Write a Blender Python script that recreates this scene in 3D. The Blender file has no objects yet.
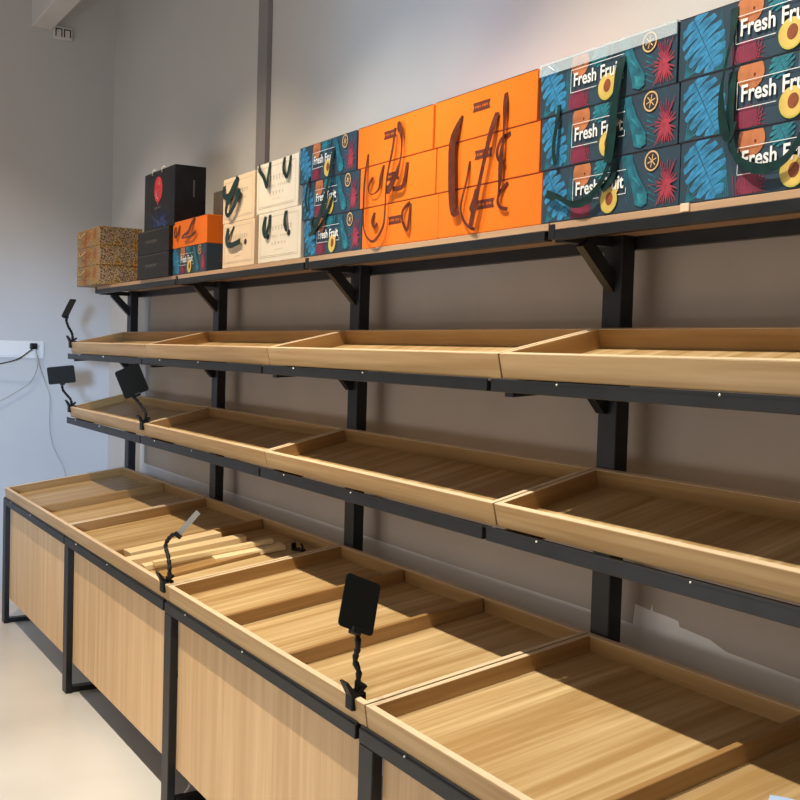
import bpy, bmesh, math, random
from mathutils import Vector, Matrix
random.seed(7)
PI = math.pi
S = bpy.context.scene
COL = S.collection

# ------------------------------------------------------------------ materials
def nodes(name):
    m = bpy.data.materials.new(name); m.use_nodes = True
    nt = m.node_tree
    return m, nt, nt.nodes['Principled BSDF']

def plain(name, col, rough=.5, metal=0., spec=.5, noise=0., nscale=8., bump=0.):
    m, nt, b = nodes(name)
    b.inputs['Base Color'].default_value = (*col, 1)
    b.inputs['Roughness'].default_value = rough
    b.inputs['Metallic'].default_value = metal
    b.inputs['Specular IOR Level'].default_value = spec
    tc = nt.nodes.new('ShaderNodeTexCoord')
    n = nt.nodes.new('ShaderNodeTexNoise'); n.inputs['Scale'].default_value = nscale
    n.inputs['Detail'].default_value = 4
    nt.links.new(tc.outputs['Object'], n.inputs['Vector'])
    if noise > 0:
        r = nt.nodes.new('ShaderNodeValToRGB')
        r.color_ramp.elements[0].position = .3; r.color_ramp.elements[1].position = .7
        r.color_ramp.elements[0].color = (*[c*(1-noise) for c in col], 1)
        r.color_ramp.elements[1].color = (*[min(1, c*(1+noise)) for c in col], 1)
        nt.links.new(n.outputs['Fac'], r.inputs['Fac']); nt.links.new(r.outputs['Color'], b.inputs['Base Color'])
    if bump > 0:
        bp = nt.nodes.new('ShaderNodeBump'); bp.inputs['Strength'].default_value = bump; bp.inputs['Distance'].default_value = .004
        nt.links.new(n.outputs['Fac'], bp.inputs['Height']); nt.links.new(bp.outputs['Normal'], b.inputs['Normal'])
    return m

def wood(name, axis, light, dark, rough=.42, streak=.5, knots=True):
    m, nt, b = nodes(name); L = nt.links.new
    tc = nt.nodes.new('ShaderNodeTexCoord'); oi = nt.nodes.new('ShaderNodeObjectInfo')
    mul = nt.nodes.new('ShaderNodeVectorMath'); mul.operation = 'SCALE'
    cmb = nt.nodes.new('ShaderNodeCombineXYZ')
    for i in range(3): L(oi.outputs['Random'], cmb.inputs[i])
    L(cmb.outputs[0], mul.inputs[0]); mul.inputs['Scale'].default_value = 7.3
    add = nt.nodes.new('ShaderNodeVectorMath'); add.operation = 'ADD'
    L(tc.outputs['Object'], add.inputs[0]); L(mul.outputs[0], add.inputs[1])
    def mapped(g, o):
        mp = nt.nodes.new('ShaderNodeMapping'); s = [o, o, o]; s['XYZ'.index(axis)] = g
        mp.inputs['Scale'].default_value = s; L(add.outputs[0], mp.inputs['Vector']); return mp
    def noise(mp, sc, det, dist=0.):
        n = nt.nodes.new('ShaderNodeTexNoise'); n.inputs['Scale'].default_value = sc
        n.inputs['Detail'].default_value = det; n.inputs['Distortion'].default_value = dist
        L(mp.outputs[0], n.inputs['Vector']); return n
    n1 = noise(mapped(.9, 7), 1.6, 5, .9)         # broad figure
    n2 = noise(mapped(2.2, 70), 1.5, 3, .1)       # fine pores
    n3 = noise(mapped(.6, 22), 1.3, 4, .4)        # bands
    w1 = nt.nodes.new('ShaderNodeMath'); w1.operation = 'MULTIPLY_ADD'
    L(n3.outputs['Fac'], w1.inputs[0]); w1.inputs[1].default_value = .45
    w0 = nt.nodes.new('ShaderNodeMath'); w0.operation = 'MULTIPLY'; L(n1.outputs['Fac'], w0.inputs[0]); w0.inputs[1].default_value = .20
    L(w0.outputs[0], w1.inputs[2])
    w2 = nt.nodes.new('ShaderNodeMath'); w2.operation = 'MULTIPLY_ADD'
    L(n2.outputs['Fac'], w2.inputs[0]); w2.inputs[1].default_value = .2*streak*2; L(w1.outputs[0], w2.inputs[2])
    r = nt.nodes.new('ShaderNodeValToRGB'); e = r.color_ramp.elements
    e[0].position = .36; e[0].color = (*dark, 1); e[1].position = .60; e[1].color = (*light, 1)
    L(w2.outputs[0], r.inputs['Fac']); L(r.outputs['Color'], b.inputs['Base Color'])
    bp = nt.nodes.new('ShaderNodeBump'); bp.inputs['Strength'].default_value = .15; bp.inputs['Distance'].default_value = .002
    L(n2.outputs['Fac'], bp.inputs['Height']); L(bp.outputs['Normal'], b.inputs['Normal'])
    b.inputs['Roughness'].default_value = rough
    return m

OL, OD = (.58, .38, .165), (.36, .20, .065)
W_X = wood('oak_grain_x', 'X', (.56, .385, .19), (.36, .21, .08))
W_Y = wood('oak_grain_y_shaded', 'Y', (.45, .27, .105), (.28, .145, .045))  # side boards and dividers: their shade is put into this darker oak
W_BK = wood('oak_back_shaded_x', 'X', (.46, .28, .11), (.30, .165, .055))  # darker copy of the front oak, carrying the shade on back boards
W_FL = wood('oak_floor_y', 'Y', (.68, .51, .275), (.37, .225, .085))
W_BD = wood('board_wood', 'X', (.50, .33, .20), (.35, .21, .12))
W_Z = wood('oak_panel_z', 'Z', (.70, .485, .27), (.52, .33, .165), rough=.5)
W_PALE = wood('pale_strip', 'Y', (.86, .70, .44), (.72, .54, .29))
STEEL = plain('black_steel', (.009, .0102, .0122), .42, 0., .35, .25, 20)
PLAST = plain('black_plastic', (.004, .006, .0065), .5, 0., .25)
WALL = plain('wall_paint', (.50, .49, .475), .75, 0, .3, .03, 2.5, .08)
WALLL = plain('wall_paint_left', (.52, .52, .525), .75, 0, .3, .02, 2.0, .05)
SHEET = plain('taupe_wall_finish', (.38, .325, .275), .8, 0, .25, .05, 3.)
STRIP = plain('bare_plaster_strip', (.74, .71, .68), .85, 0, .2, .03, 3)
CEIL = plain('ceiling_paint', (.55, .54, .53), .8)
SEAM = plain('grey_metal_strip', (.23, .22, .225), .5, .1, .5, .05, 4)
DUCT = plain('white_duct', (.62, .60, .59), .6, 0, .4, .03, 3)
WHITE = plain('white_plastic', (.75, .75, .75), .35)
SCREW = plain('bright_screw', (.8, .78, .72), .3, .6)
CABLE_W = plain('pale_cable', (.45, .45, .43), .5)
FILM = None

def floor_mat():
    m, nt, b = nodes('polished_floor'); L = nt.links.new
    tc = nt.nodes.new('ShaderNodeTexCoord')
    n = nt.nodes.new('ShaderNodeTexNoise'); n.inputs['Scale'].default_value = 1.7; n.inputs['Detail'].default_value = 6
    L(tc.outputs['Object'], n.inputs['Vector'])
    r = nt.nodes.new('ShaderNodeValToRGB'); e = r.color_ramp.elements
    e[0].position = .3; e[0].color = (.56, .545, .52, 1); e[1].position = .7; e[1].color = (.66, .645, .62, 1)
    L(n.outputs['Fac'], r.inputs['Fac']); L(r.outputs['Color'], b.inputs['Base Color'])
    b.inputs['Roughness'].default_value = .32
    return m
FLOOR = floor_mat()

# box print colours
NAVY = plain('box_slate', (.024, .046, .068), .45, 0, .4, .12, 9)
BLUE = plain('print_blue', (.028, .18, .34), .5, 0, .4, .35, 45)
BLUED = plain('print_blue_vein', (.012, .075, .14), .5)
TEAL = plain('print_teal', (.012, .11, .15), .5, 0, .4, .4, 40)
TEAL2 = plain('print_teal_light', (.02, .17, .21), .5, 0, .4, .4, 50)
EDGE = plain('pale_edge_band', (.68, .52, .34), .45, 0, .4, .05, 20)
CRIM = plain('print_crimson', (.22, .025, .05), .5, 0, .4, .3, 50)
CRIMD = plain('print_crimson_dark', (.16, .02, .05), .5)
PINK = plain('print_coral', (.30, .035, .055), .5, 0, .4, .2, 50)
MANGO = plain('print_mango', (.38, .13, .05), .5, 0, .4, .35, 22)
AVOY = plain('print_avocado_flesh', (.58, .40, .10), .5, 0, .4, .15, 30)
AVOG = plain('print_avocado_skin', (.42, .40, .06), .5)
AVOB = plain('print_avocado_pit', (.20, .055, .02), .5, 0, .4, .25, 60)
PWHITE = plain('print_white', (.68, .68, .66), .5)
GOLD = plain('print_gold', (.55, .36, .16), .5)
PDARK = plain('print_dark', (.03, .02, .025), .5)
ORANGE = plain('box_orange', (.72, .145, .008), .5, 0, .35, .04, 6)
OBROWN = plain('label_brown', (.10, .018, .008), .5)
RIB_B = plain('ribbon_brown', (.085, .018, .008), .3, 0, .6, .4, 40)
RIB_G = plain('ribbon_green', (.003, .022, .020), .35, 0, .5, .4, 40)
CREAM = plain('box_cream', (.66, .50, .34), .55, 0, .4, .05, 9)
CREAM2 = plain('box_cream_pale', (.66, .59, .48), .55, 0, .4, .04, 9)
CLINE = plain('print_grey_line', (.42, .36, .27), .6)
BLACKB = plain('box_black', (.006, .007, .011), .45, 0, .3, .5, 14)
BLACKS = plain('box_black_plain', (.010, .009, .009), .5, 0, .3, .4, 30)
BLACKL = plain('print_dark_grey', (.10, .095, .09), .5)
LOGOR = plain('print_red', (.42, .02, .03), .45, 0, .4, .5, 60)
BAGB = plain('print_deep_blue', (.015, .03, .11), .5, 0, .4, .6, 40)
DUSK = plain('box_brown_grey', (.10, .085, .07), .6, 0, .4, .2, 12)
PAPERB = plain('pale_blue_paper', (.42, .56, .80), .35, 0, .5, .06, 20)

def straw_mat():
    m, nt, b = nodes('floral_box_paper'); L = nt.links.new
    tc = nt.nodes.new('ShaderNodeTexCoord')
    v = nt.nodes.new('ShaderNodeTexVoronoi'); v.inputs['Scale'].default_value = 95
    n = nt.nodes.new('ShaderNodeTexNoise'); n.inputs['Scale'].default_value = 9; n.inputs['Detail'].default_value = 3
    n2 = nt.nodes.new('ShaderNodeTexNoise'); n2.inputs['Scale'].default_value = 130; n2.inputs['Detail'].default_value = 4
    for q in (v, n, n2): L(tc.outputs['Object'], q.inputs['Vector'])
    r = nt.nodes.new('ShaderNodeValToRGB'); e = r.color_ramp.elements
    e[0].position = .33; e[0].color = (.45, .33, .21, 1); e[1].position = .66; e[1].color = (.52, .15, .05, 1)
    k = e.new(.45); k.color = (.50, .36, .20, 1); k = e.new(.53); k.color = (.58, .33, .07, 1); k = e.new(.60); k.color = (.55, .25, .06, 1)
    L(n.outputs['Fac'], r.inputs['Fac'])
    r2 = nt.nodes.new('ShaderNodeValToRGB'); f = r2.color_ramp.elements
    f[0].position = .40; f[0].color = (.16, .11, .06, 1); f[1].position = .60; f[1].color = (1, 1, 1, 1)
    L(n2.outputs['Fac'], r2.inputs['Fac'])
    mx = nt.nodes.new('ShaderNodeMix'); mx.data_type = 'RGBA'; mx.blend_type = 'MULTIPLY'; mx.inputs[0].default_value = .95
    L(r.outputs['Color'], mx.inputs[6]); L(r2.outputs['Color'], mx.inputs[7])
    L(mx.outputs[2], b.inputs['Base Color']); b.inputs['Roughness'].default_value = .6
    return m
STRAW = straw_mat()
def film_mat():
    m, nt, b = nodes('clear_film')
    b.inputs['Base Color'].default_value = (.8, .9, .95, 1); b.inputs['Alpha'].default_value = .26
    b.inputs['Roughness'].default_value = .12; b.inputs['Specular IOR Level'].default_value = .9
    return m
FILM = film_mat()

# ------------------------------------------------------------------ mesh helpers
class MB:
    def __init__(s): s.bm = bmesh.new(); s.mats = []
    def mi(s, m):
        if m not in s.mats: s.mats.append(m)
        return s.mats.index(m)
    def box(s, a, b, m, bev=0., seg=1):
        t = bmesh.new(); bmesh.ops.create_cube(t, size=1)
        for v in t.verts: v.co = Vector([(a[i]+b[i])/2 + v.co[i]*(b[i]-a[i]) for i in range(3)])
        if bev: bmesh.ops.bevel(t, geom=t.edges[:], offset=bev, segments=seg, profile=.5, affect='EDGES')
        s.merge(t, m)
    def merge(s, t, m, M=None):
        i = s.mi(m)
        if M is not None: bmesh.ops.transform(t, matrix=M, verts=t.verts)
        vm = {}
        for v in t.verts: vm[v] = s.bm.verts.new(v.co)
        for f in t.faces:
            try: g = s.bm.faces.new([vm[v] for v in f.verts])
            except ValueError: continue
            g.material_index = i; g.smooth = f.smooth
        t.free()
    def poly(s, pts, m):
        vs = [s.bm.verts.new(p) for p in pts]
        f = s.bm.faces.new(vs); f.material_index = s.mi(m); return f
    def prism(s, pts, axis_vec, m):                       # polygon swept along a vector
        a = [s.bm.verts.new(p) for p in pts]; b = [s.bm.verts.new(Vector(p)+Vector(axis_vec)) for p in pts]
        i = s.mi(m); n = len(a)
        for f in ([a[::-1], b] + [[a[k], a[(k+1) % n], b[(k+1) % n], b[k]] for k in range(n)]):
            s.bm.faces.new(f).material_index = i
    def bar(s, p, q, w, h, m, up=(0, 0, 1), bev=0.):       # square bar from p to q
        p, q = Vector(p), Vector(q); d = (q-p); Ln = d.length; z = d.normalized()
        x = z.cross(Vector(up)); x.normalize(); y = z.cross(x)
        t = bmesh.new(); bmesh.ops.create_cube(t, size=1)
        for v in t.verts: v.co = Vector((v.co.x*w, v.co.y*h, v.co.z*Ln))
        if bev: bmesh.ops.bevel(t, geom=t.edges[:], offset=bev, segments=1, affect='EDGES')
        M = Matrix((x, y, z)).transposed().to_4x4(); M.translation = (p+q)/2
        s.merge(t, m, M)
    def tube(s, pts, r, m, n=8, close=True):
        pts = [Vector(p) for p in pts]; rings = []; prev = None
        rr = r if isinstance(r, (list, tuple)) else [r]*len(pts)
        for i, p in enumerate(pts):
            d = (pts[min(i+1, len(pts)-1)] - pts[max(i-1, 0)]).normalized()
            if prev is None:
                a = d.cross(Vector((.31, .52, .8))).normalized()
            else: a = (prev - d*prev.dot(d)).normalized()
            prev = a; b = d.cross(a)
            rings.append([s.bm.verts.new(p + (a*math.cos(2*PI*k/n) + b*math.sin(2*PI*k/n))*rr[i]) for k in range(n)])
        mi = s.mi(m)
        for i in range(len(rings)-1):
            for k in range(n):
                f = s.bm.faces.new([rings[i][k], rings[i][(k+1) % n], rings[i+1][(k+1) % n], rings[i+1][k]])
                f.material_index = mi; f.smooth = True
        for e in (rings[0][::-1], rings[-1]): s.bm.faces.new(e).material_index = mi
    def build(s, name, parent=None, loc=None):
        me = bpy.data.meshes.new(name)
        bmesh.ops.recalc_face_normals(s.bm, faces=[f for f in s.bm.faces if len(f.verts) and not f.tag])
        s.bm.to_mesh(me); s.bm.free()
        for m in s.mats: me.materials.append(m)
        o = bpy.data.objects.new(name, me); COL.objects.link(o)
        if parent: o.parent = parent
        if loc is not None: o.location = loc
        return o

def smooth(pts, n=6):                                      # Catmull-Rom
    pts = [Vector(p) for p in pts]; out = []
    for i in range(len(pts)-1):
        p0, p1, p2, p3 = pts[max(i-1, 0)], pts[i], pts[i+1], pts[min(i+2, len(pts)-1)]
        for k in range(n):
            t = k/n
            out.append(.5*((2*p1) + (p2-p0)*t + (2*p0-5*p1+4*p2-p3)*t*t + (3*p1-p0-3*p2+p3)*t**3))
    out.append(pts[-1]); return out

def tag(o, label=None, cat=None, group=None, kind=None):
    if label: o['label'] = label
    if cat: o['category'] = cat
    if group: o['group'] = group
    if kind: o['kind'] = kind
    return o
def thing(name, loc, label, cat, group=None):
    o = bpy.data.objects.new(name, None); COL.objects.link(o); o.location = loc
    o.empty_display_size = .05
    return tag(o, label, cat, group)
def copy_tree(o, parent=None):
    c = o.copy(); COL.objects.link(c); c.parent = parent
    for ch in [x for x in o.children]: copy_tree(ch, c)
    return c

W = 1.3                     # module length
NB = 4
YF, YB = 1.142, 1.78        # front face of the frames, front face of the rear posts
YW = 1.90                   # wall face
XL = -.764                  # left wall face
SC = (math.atan2(.092, .628), .713, .635)   # counter tray slope, front top height, length

# ------------------------------------------------------------------ setting
def struct(name, mb): return tag(mb.build(name), kind='structure')
m = MB(); m.box((XL-.15, -6, -.12), (9, YW+.15, 0), FLOOR); struct('floor', m)
m = MB(); m.box((XL-.15, YW, 0), (9, YW+.15, 4.3), WALL); struct('wall_back', m)
m = MB(); m.box((XL-.15, -6, 0), (XL, YW, 4.3), WALLL); struct('wall_left', m)
m = MB(); m.box((XL-.15, -6, 4.3), (9, YW+.15, 4.42), CEIL); struct('ceiling', m)
m = MB(); m.box((1.50, YW-.022, 1.78), (1.60, YW, 4.3), SEAM); m.box((1.484, YW-.008, 1.78), (1.50, YW, 4.3), WHITE); struct('trim_1', m)  # white sliver paints the highlight along the strip's left edge
m = MB(); m.box((XL, 1.405, 3.33), (9, 1.525, 3.50), DUCT, .004); struct('trim_2', m)
# taupe finish on the wall behind the racks, ragged along its lower edge
m = MB()
low = []; x = -.03
rag = {(3.97, 4.00): .815, (4.00, 4.10): .905, (4.10, 4.16): .885, (4.16, 4.2): .83}
pts = [(-.03, .819)]
for x in (.6, 1.4, 2.2, 3.0, 3.85, 3.915): pts.append((x, .817 + random.uniform(-.002, .002)))
pts += [(3.92, .868), (3.95, .866), (3.975, .863), (3.98, .885), (3.985, .863), (4.02, .862), (4.07, .858), (4.075, .845), (4.17, .838), (4.22, .822), (4.4, .815), (5.2, .815), (5.9, .816)]
pts += [(5.9, 1.775), (.04, 1.775), (.01, 1.72), (-.005, 1.62), (-.018, 1.5), (-.028, 1.3)]
m.prism([(a, YW-.003, b) for a, b in pts], (0, .0028, 0), SHEET)
struct('trim_3', m)

m = MB(); m.box((-.11, YW-.0015, 0), (5.9, YW-.0002, .93), STRIP); struct('trim_4', m)

# wall socket, plug and cables on the left wall
s = thing('wall_socket', (XL, 1.43, 1.43), 'white double wall socket plate on the left wall with a black plug in it', 'socket')
m = MB(); m.box((0, -.21, -.045), (.008, .075, .055), WHITE, .003); m.box((.008, -.20, -.034), (.010, -.06, .044), WHITE, .001); m.box((.008, -.055, -.034), (.010, .066, .044), WHITE, .001); sp_ = m.build('plate', s)
m = MB()
for yy in (.035, .045, .04): m.box((.009, yy-.002 if yy != .04 else yy-.004, .018 if yy != .04 else .006), (.0108, yy+.001 if yy != .04 else yy+.004, .03 if yy != .04 else .009), PLAST)
m.build('socket_slot', sp_)
p = thing('power_plug', (XL+.010, 1.44, 1.455), 'black plug pushed into the wall socket, with a black cable sagging left', 'plug')
m = MB(); m.box((0, -.02, -.018), (.032, .02, .018), PLAST, .006, 2); m.build('plug_body', p)
m = MB(); m.tube(smooth([(.03, 0, -.005), (.045, -.03, -.03), (.04, -.09, -.075), (.03, -.16, -.10), (.02, -.30, -.13), (.02, -.45, -.14)]), .0035, PLAST); m.build('cord', p)
c = MB(); c.tube(smooth([(XL+.034, 1.447, 1.44), (XL+.03, 1.455, 1.39), (XL+.02, 1.462, 1.33), (XL+.015, 1.43, 1.25), (XL+.015, 1.37, 1.20), (XL+.015, 1.24, 1.12), (XL+.015, 1.1, 1.05)]), .003, CABLE_W)
tag(c.build('power_cable'), 'thin grey cable curving down to the left from the wall plug', 'cable')
c = MB(); c.tube(smooth([(XL+.036, 1.45, 1.438), (XL+.03, 1.475, 1.33), (XL+.012, 1.52, 1.22), (XL+.012, 1.54, 1.15), (XL+.012, 1.54, .98), (XL+.012, 1.56, .87), (XL+.012, 1.59, .80), (XL+.012, 1.635, .70), (XL+.012, 1.66, .5), (XL+.012, 1.67, .1), (XL+.03, 1.66, .004)]), .003, CABLE_W)
tag(c.build('power_cable'), 'long thin grey cable hanging straight down behind the rack end', 'cable')
s = thing('junction_box', (XL, 1.585, 3.31), 'small white junction box high on the left wall under the duct', 'socket')
m = MB(); m.box((0, -.055, -.03), (.02, .055, .045), DUCT, .003); m.build('plate', s)
m = MB()
for a, b in ((-.045, -.005), (.005, .045)):
    m.box((.02, a, -.015), (.022, a+.006, .03), PLAST); m.box((.02, b-.006, -.015), (.022, b, .03), PLAST); m.box((.02, a, .026), (.022, b, .032), PLAST)
m.build('socket_rim', s)

# ------------------------------------------------------------------ racks
RACK_L = ['black steel and oak display rack at the far left end by the wall',
          'black steel and oak display rack second from the left wall',
          'black steel and oak display rack third from the left wall',
          'black steel and oak display rack nearest the viewer, cut off at the right edge']
def arm_part(r, x, yf, zf, yb, zb, name='shelf_arm', h=.03, end=.055):
    # tapered bracket arm from rear post to the front beam, side profile in YZ
    a = MB()
    g = .085
    pr = [(yf, zf), (yb, zb), (yb, zb-end-g), (yb-.012, zb-end-g), (yb-.060, zb-end-.030), (yf, zf-h)]
    a.prism([(x-.012, y, z) for y, z in pr], (.03, 0, 0), STEEL); return a.build(name, r)
def make_rack(k):
    r = thing('display_rack', (k*W, YF, 0), RACK_L[k], 'display rack', 'oak display racks along the wall')
    y0 = -YF                                              # local = world - (kW, YF, 0)
    posts = [0] if k < NB-1 else [0, 1]
    for e in posts:
        x = e*W
        m = MB(); m.box((x-.022, 0, 0), (x+.040, .026, .624), STEEL, .002); m.build('front_post', r)
        m = MB(); m.box((x-.010, YB-YF, 0), (x+.056, YB-YF+.042, 1.772), STEEL, .002); m.build('rear_post', r)
        m = MB(); m.box((x-.010, .026, .002), (x+.028, YB-YF, .024), STEEL, .001); m.build('foot_bar', r)
        m = MB(); m.bar((x+.020, 1.690-YF, 1.752), (x+.020, 1.795-YF, 1.645), .034, .026, STEEL, up=(1, 0, 0)); m.build('brace', r)
        m = MB(); m.bar((x+.009, 1.625-YF, 1.758), (x+.009, YB-YF, 1.758), .03, .022, STEEL); m.build('top_rail', r)
        arm_part(r, x+.009, 1.492-YF, 1.413, YB-YF, 1.484)
        arm_part(r, x+.009, 1.492-YF, 1.071, YB-YF, 1.147)
        arm_part(r, x+.009, .02, .659, YB-YF, .752, 'counter_arm', .035, .04)
    # front beam of the counter: box section and upstand lip
    m = MB(); m.box((-.022, 0, .624), (W-.040, .03, .656), STEEL, .0015); m.box((-.022, .005, .654), (W-.040, .009, .6625), STEEL)
    beams = [(m.build('front_beam', r), .657, 0)]
    for x in (.24, .78): pass
    for zb, zt, nm in ((1.394, 1.4225, 'shelf_beam'), (1.048, 1.0805, 'shelf_beam')):
        m = MB(); m.box((-.020, 1.463-YF, zb), (W-.036, 1.494-YF, zt-.004), STEEL, .0015)
        m.box((-.020, 1.463-YF, zt-.006), (W-.036, 1.466-YF, zt+.001), STEEL); beams.append((m.build(nm, r), zt-.004, 1.462-YF))
    # board on top with its angle frame
    m = MB(); m.box((0, 1.602-YF, 1.773), (W-.004, 1.885-YF, 1.7895), W_BD, .001); m.build('top_board', r)
    m = MB(); m.box((.012, 1.6005-YF, 1.750), (W-.016, 1.625-YF, 1.773), STEEL, .001); m.box((.0, 1.599-YF, 1.752), (.022, 1.615-YF, 1.786), STEEL, .001); m.build('top_front_beam', r)
    m = MB(); m.box((.0, 1.825-YF, 1.742), (W-.004, 1.850-YF, 1.773), STEEL, .001); m.build('top_rear_beam', r)
    # cabinet front panel
    m = MB(); m.box((.042, .026, .13), (W-.026, .044, .622), W_Z, .0015); m.build('front_panel', r)
    # dark steel strip painting in the shadow gap over the panel
    m = MB(); m.box((.042, .0265, .600), (.20, .030, .6235), STEEL); m.build('shadow_gap_strip', r)
    # bright screws in the beams
    for bm_, z, y in beams:
        for x in (.17, .62):
            t = bmesh.new(); bmesh.ops.create_uvsphere(t, u_segments=8, v_segments=5, radius=.0026)
            m = MB(); m.merge(t, SCREW, Matrix.Translation((x+.05*(z > 1.2), y, z))); m.build('screw', bm_)
    return r
for k in range(NB): make_rack(k)

# ------------------------------------------------------------------ trays
TH = .016
def make_tray(name, loc, slope, L, hf, hb, label, cat, group, dividers=(), w=W-.006, tall=None):
    t = thing(name, loc, label, cat, group); t.rotation_euler.x = slope
    # local z=0 is underside; front outer face at y=0
    m = MB(); m.box((.001, .001, .004), (w-.001, L-.001, .012), W_FL); m.build('bottom_panel', t)
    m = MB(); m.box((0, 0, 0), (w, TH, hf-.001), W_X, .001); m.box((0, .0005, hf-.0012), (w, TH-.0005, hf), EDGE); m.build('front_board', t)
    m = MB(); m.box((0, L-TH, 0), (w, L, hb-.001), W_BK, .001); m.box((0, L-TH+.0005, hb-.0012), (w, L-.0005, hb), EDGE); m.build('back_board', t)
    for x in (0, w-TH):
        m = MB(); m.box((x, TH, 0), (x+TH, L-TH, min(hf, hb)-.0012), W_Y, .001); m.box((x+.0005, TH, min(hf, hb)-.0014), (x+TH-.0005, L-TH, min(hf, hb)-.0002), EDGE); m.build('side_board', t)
    for d in dividers:
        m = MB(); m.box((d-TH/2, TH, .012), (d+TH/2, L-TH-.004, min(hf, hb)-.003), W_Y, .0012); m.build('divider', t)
    return t
ang, zt, L = SC
HC = .0535
def counter_pos(k):
    return (k*W+.003, YF+.0005 + HC*math.sin(ang), zt - HC*math.cos(ang))
CL = ['long low oak tray on the counter at the far left end, one divider, empty',
      'long low oak counter tray second from the left wall, holding loose pale wood strips',
      'long low oak counter tray with two dividers, empty, third from the left wall',
      'long low oak counter tray nearest the viewer, one divider, pale blue paper inside']
CDIV = [(.725,), (.64,), (.433, .862), (.648,)]
for k in range(NB):
    make_tray('counter_tray', counter_pos(k), ang, L, HC, HC, CL[k], 'tray', 'oak trays on the counter', CDIV[k])
def shelf_tray(k, level, label):
    if level == 'upper': y, z0, zt_, yb, zbk = 1.4665, 1.424, 1.482, 1.762, 1.551
    else: y, z0, zt_, yb, zbk = 1.4665, 1.083, 1.137, 1.772, 1.212
    a = math.atan2(zbk-zt_, yb-y); h = (zt_-z0)/math.cos(a)*.99
    Lh = math.hypot(yb-y, zbk-zt_)
    make_tray('shelf_tray', (k*W+.003, y+h*math.sin(a), zt_-h*math.cos(a)), a, Lh, h, h, label, 'tray', 'oak trays on the %s shelf' % level)
ORD = ['at the far left end', 'second from the left wall', 'third from the left wall', 'nearest the viewer at right']
for k in range(NB):
    shelf_tray(k, 'upper', 'empty oak tray on the upper shelf, ' + ORD[k])
    shelf_tray(k, 'middle', 'empty oak tray on the lower hanging shelf, ' + ORD[k])

# loose strips lying in the second counter tray (sloping floor)
def on_tray(x, y, dz):        # world point dz above the floor of a counter tray
    fy, fz = YF+.0005 + HC*math.sin(ang), zt - HC*math.cos(ang)
    s = (y-fy)/math.cos(ang)
    return Vector((x, y, fz + .012/math.cos(ang) + (y-fy)*math.tan(ang) + dz))
strips = [  # x, y of the near end, length, width, thickness, turn (deg), height above tray floor, label
    (1.985, 1.20, .36, .085, .036, 1.0, .0010, 'pale square-cut wood block lying against the divider, leftmost of the loose strips'),
    (2.085, 1.175, .44, .070, .030, -3.5, .0010, 'brightest long pale wood strip in the middle of the loose pile'),
    (2.175, 1.20, .46, .050, .018, -5, .0010, 'thin pale wood strip right of the brightest strip'),
    (2.225, 1.22, .44, .032, .016, -7, .0200, 'narrow pale wood strip lying on top of the thin one'),
    (2.285, 1.42, .26, .070, .018, -8, .0010, 'short wide wood offcut at the back right of the loose pile'),
    (2.33, 1.21, .38, .075, .012, 4, .0010, 'darker oak strip lying flat nearest the right side of the tray'),
]
for x, y, ln, w_, th, rz, dz, lab in strips:
    m = MB(); m.box((-w_/2, 0, 0), (w_/2, ln, th), W_PALE if 'darker' not in lab else W_Y, .001)
    o = m.build('wood_strip', loc=on_tray(x, y, dz))
    o.rotation_euler = (ang, 0, math.radians(rz))
    tag(o, lab, 'wood strip', 'loose wood strips in the counter tray')
# small black spare clip in the same tray
s = thing('spare_clip', on_tray(2.40, 1.70, .001), 'small black plastic clip lying at the back right of the tray of loose strips', 'clip')
s.rotation_euler = (ang, 0, .3)
m = MB(); m.box((-.03, -.012, 0), (.0, .012, .008), PLAST, .002); m.box((-.03, -.010, .008), (-.022, .010, .026), PLAST, .002); m.build('clip_base', s)
m = MB(); m.box((.0, -.010, 0), (.028, .010, .007), PLAST, .002); m.tube([(.02, 0, .005), (.022, 0, .018), (.014, 0, .028)], .004, PLAST); m.build('clip_jaw', s)
# pale blue paper in the near tray
m = MB(); n = 8
t = bmesh.new(); bmesh.ops.create_grid(t, x_segments=10, y_segments=8, size=.5)
for v in t.verts: v.co = Vector((v.co.x*.14, v.co.y*.11, .0035+.004*math.sin(v.co.x*5.)*math.cos(v.co.y*6)))
ex = bmesh.ops.extrude_face_region(t, geom=t.faces[:]); 
for v in [g for g in ex['geom'] if isinstance(g, bmesh.types.BMVert)]: v.co.z += .0012
m.merge(t, PAPERB); o = m.build('blue_paper', loc=on_tray(4.77, 1.49, .0005)); o.rotation_euler = (ang, 0, .5)
tag(o, 'pale blue sheet of paper lying in the nearest counter tray at the bottom right corner', 'paper')

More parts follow.
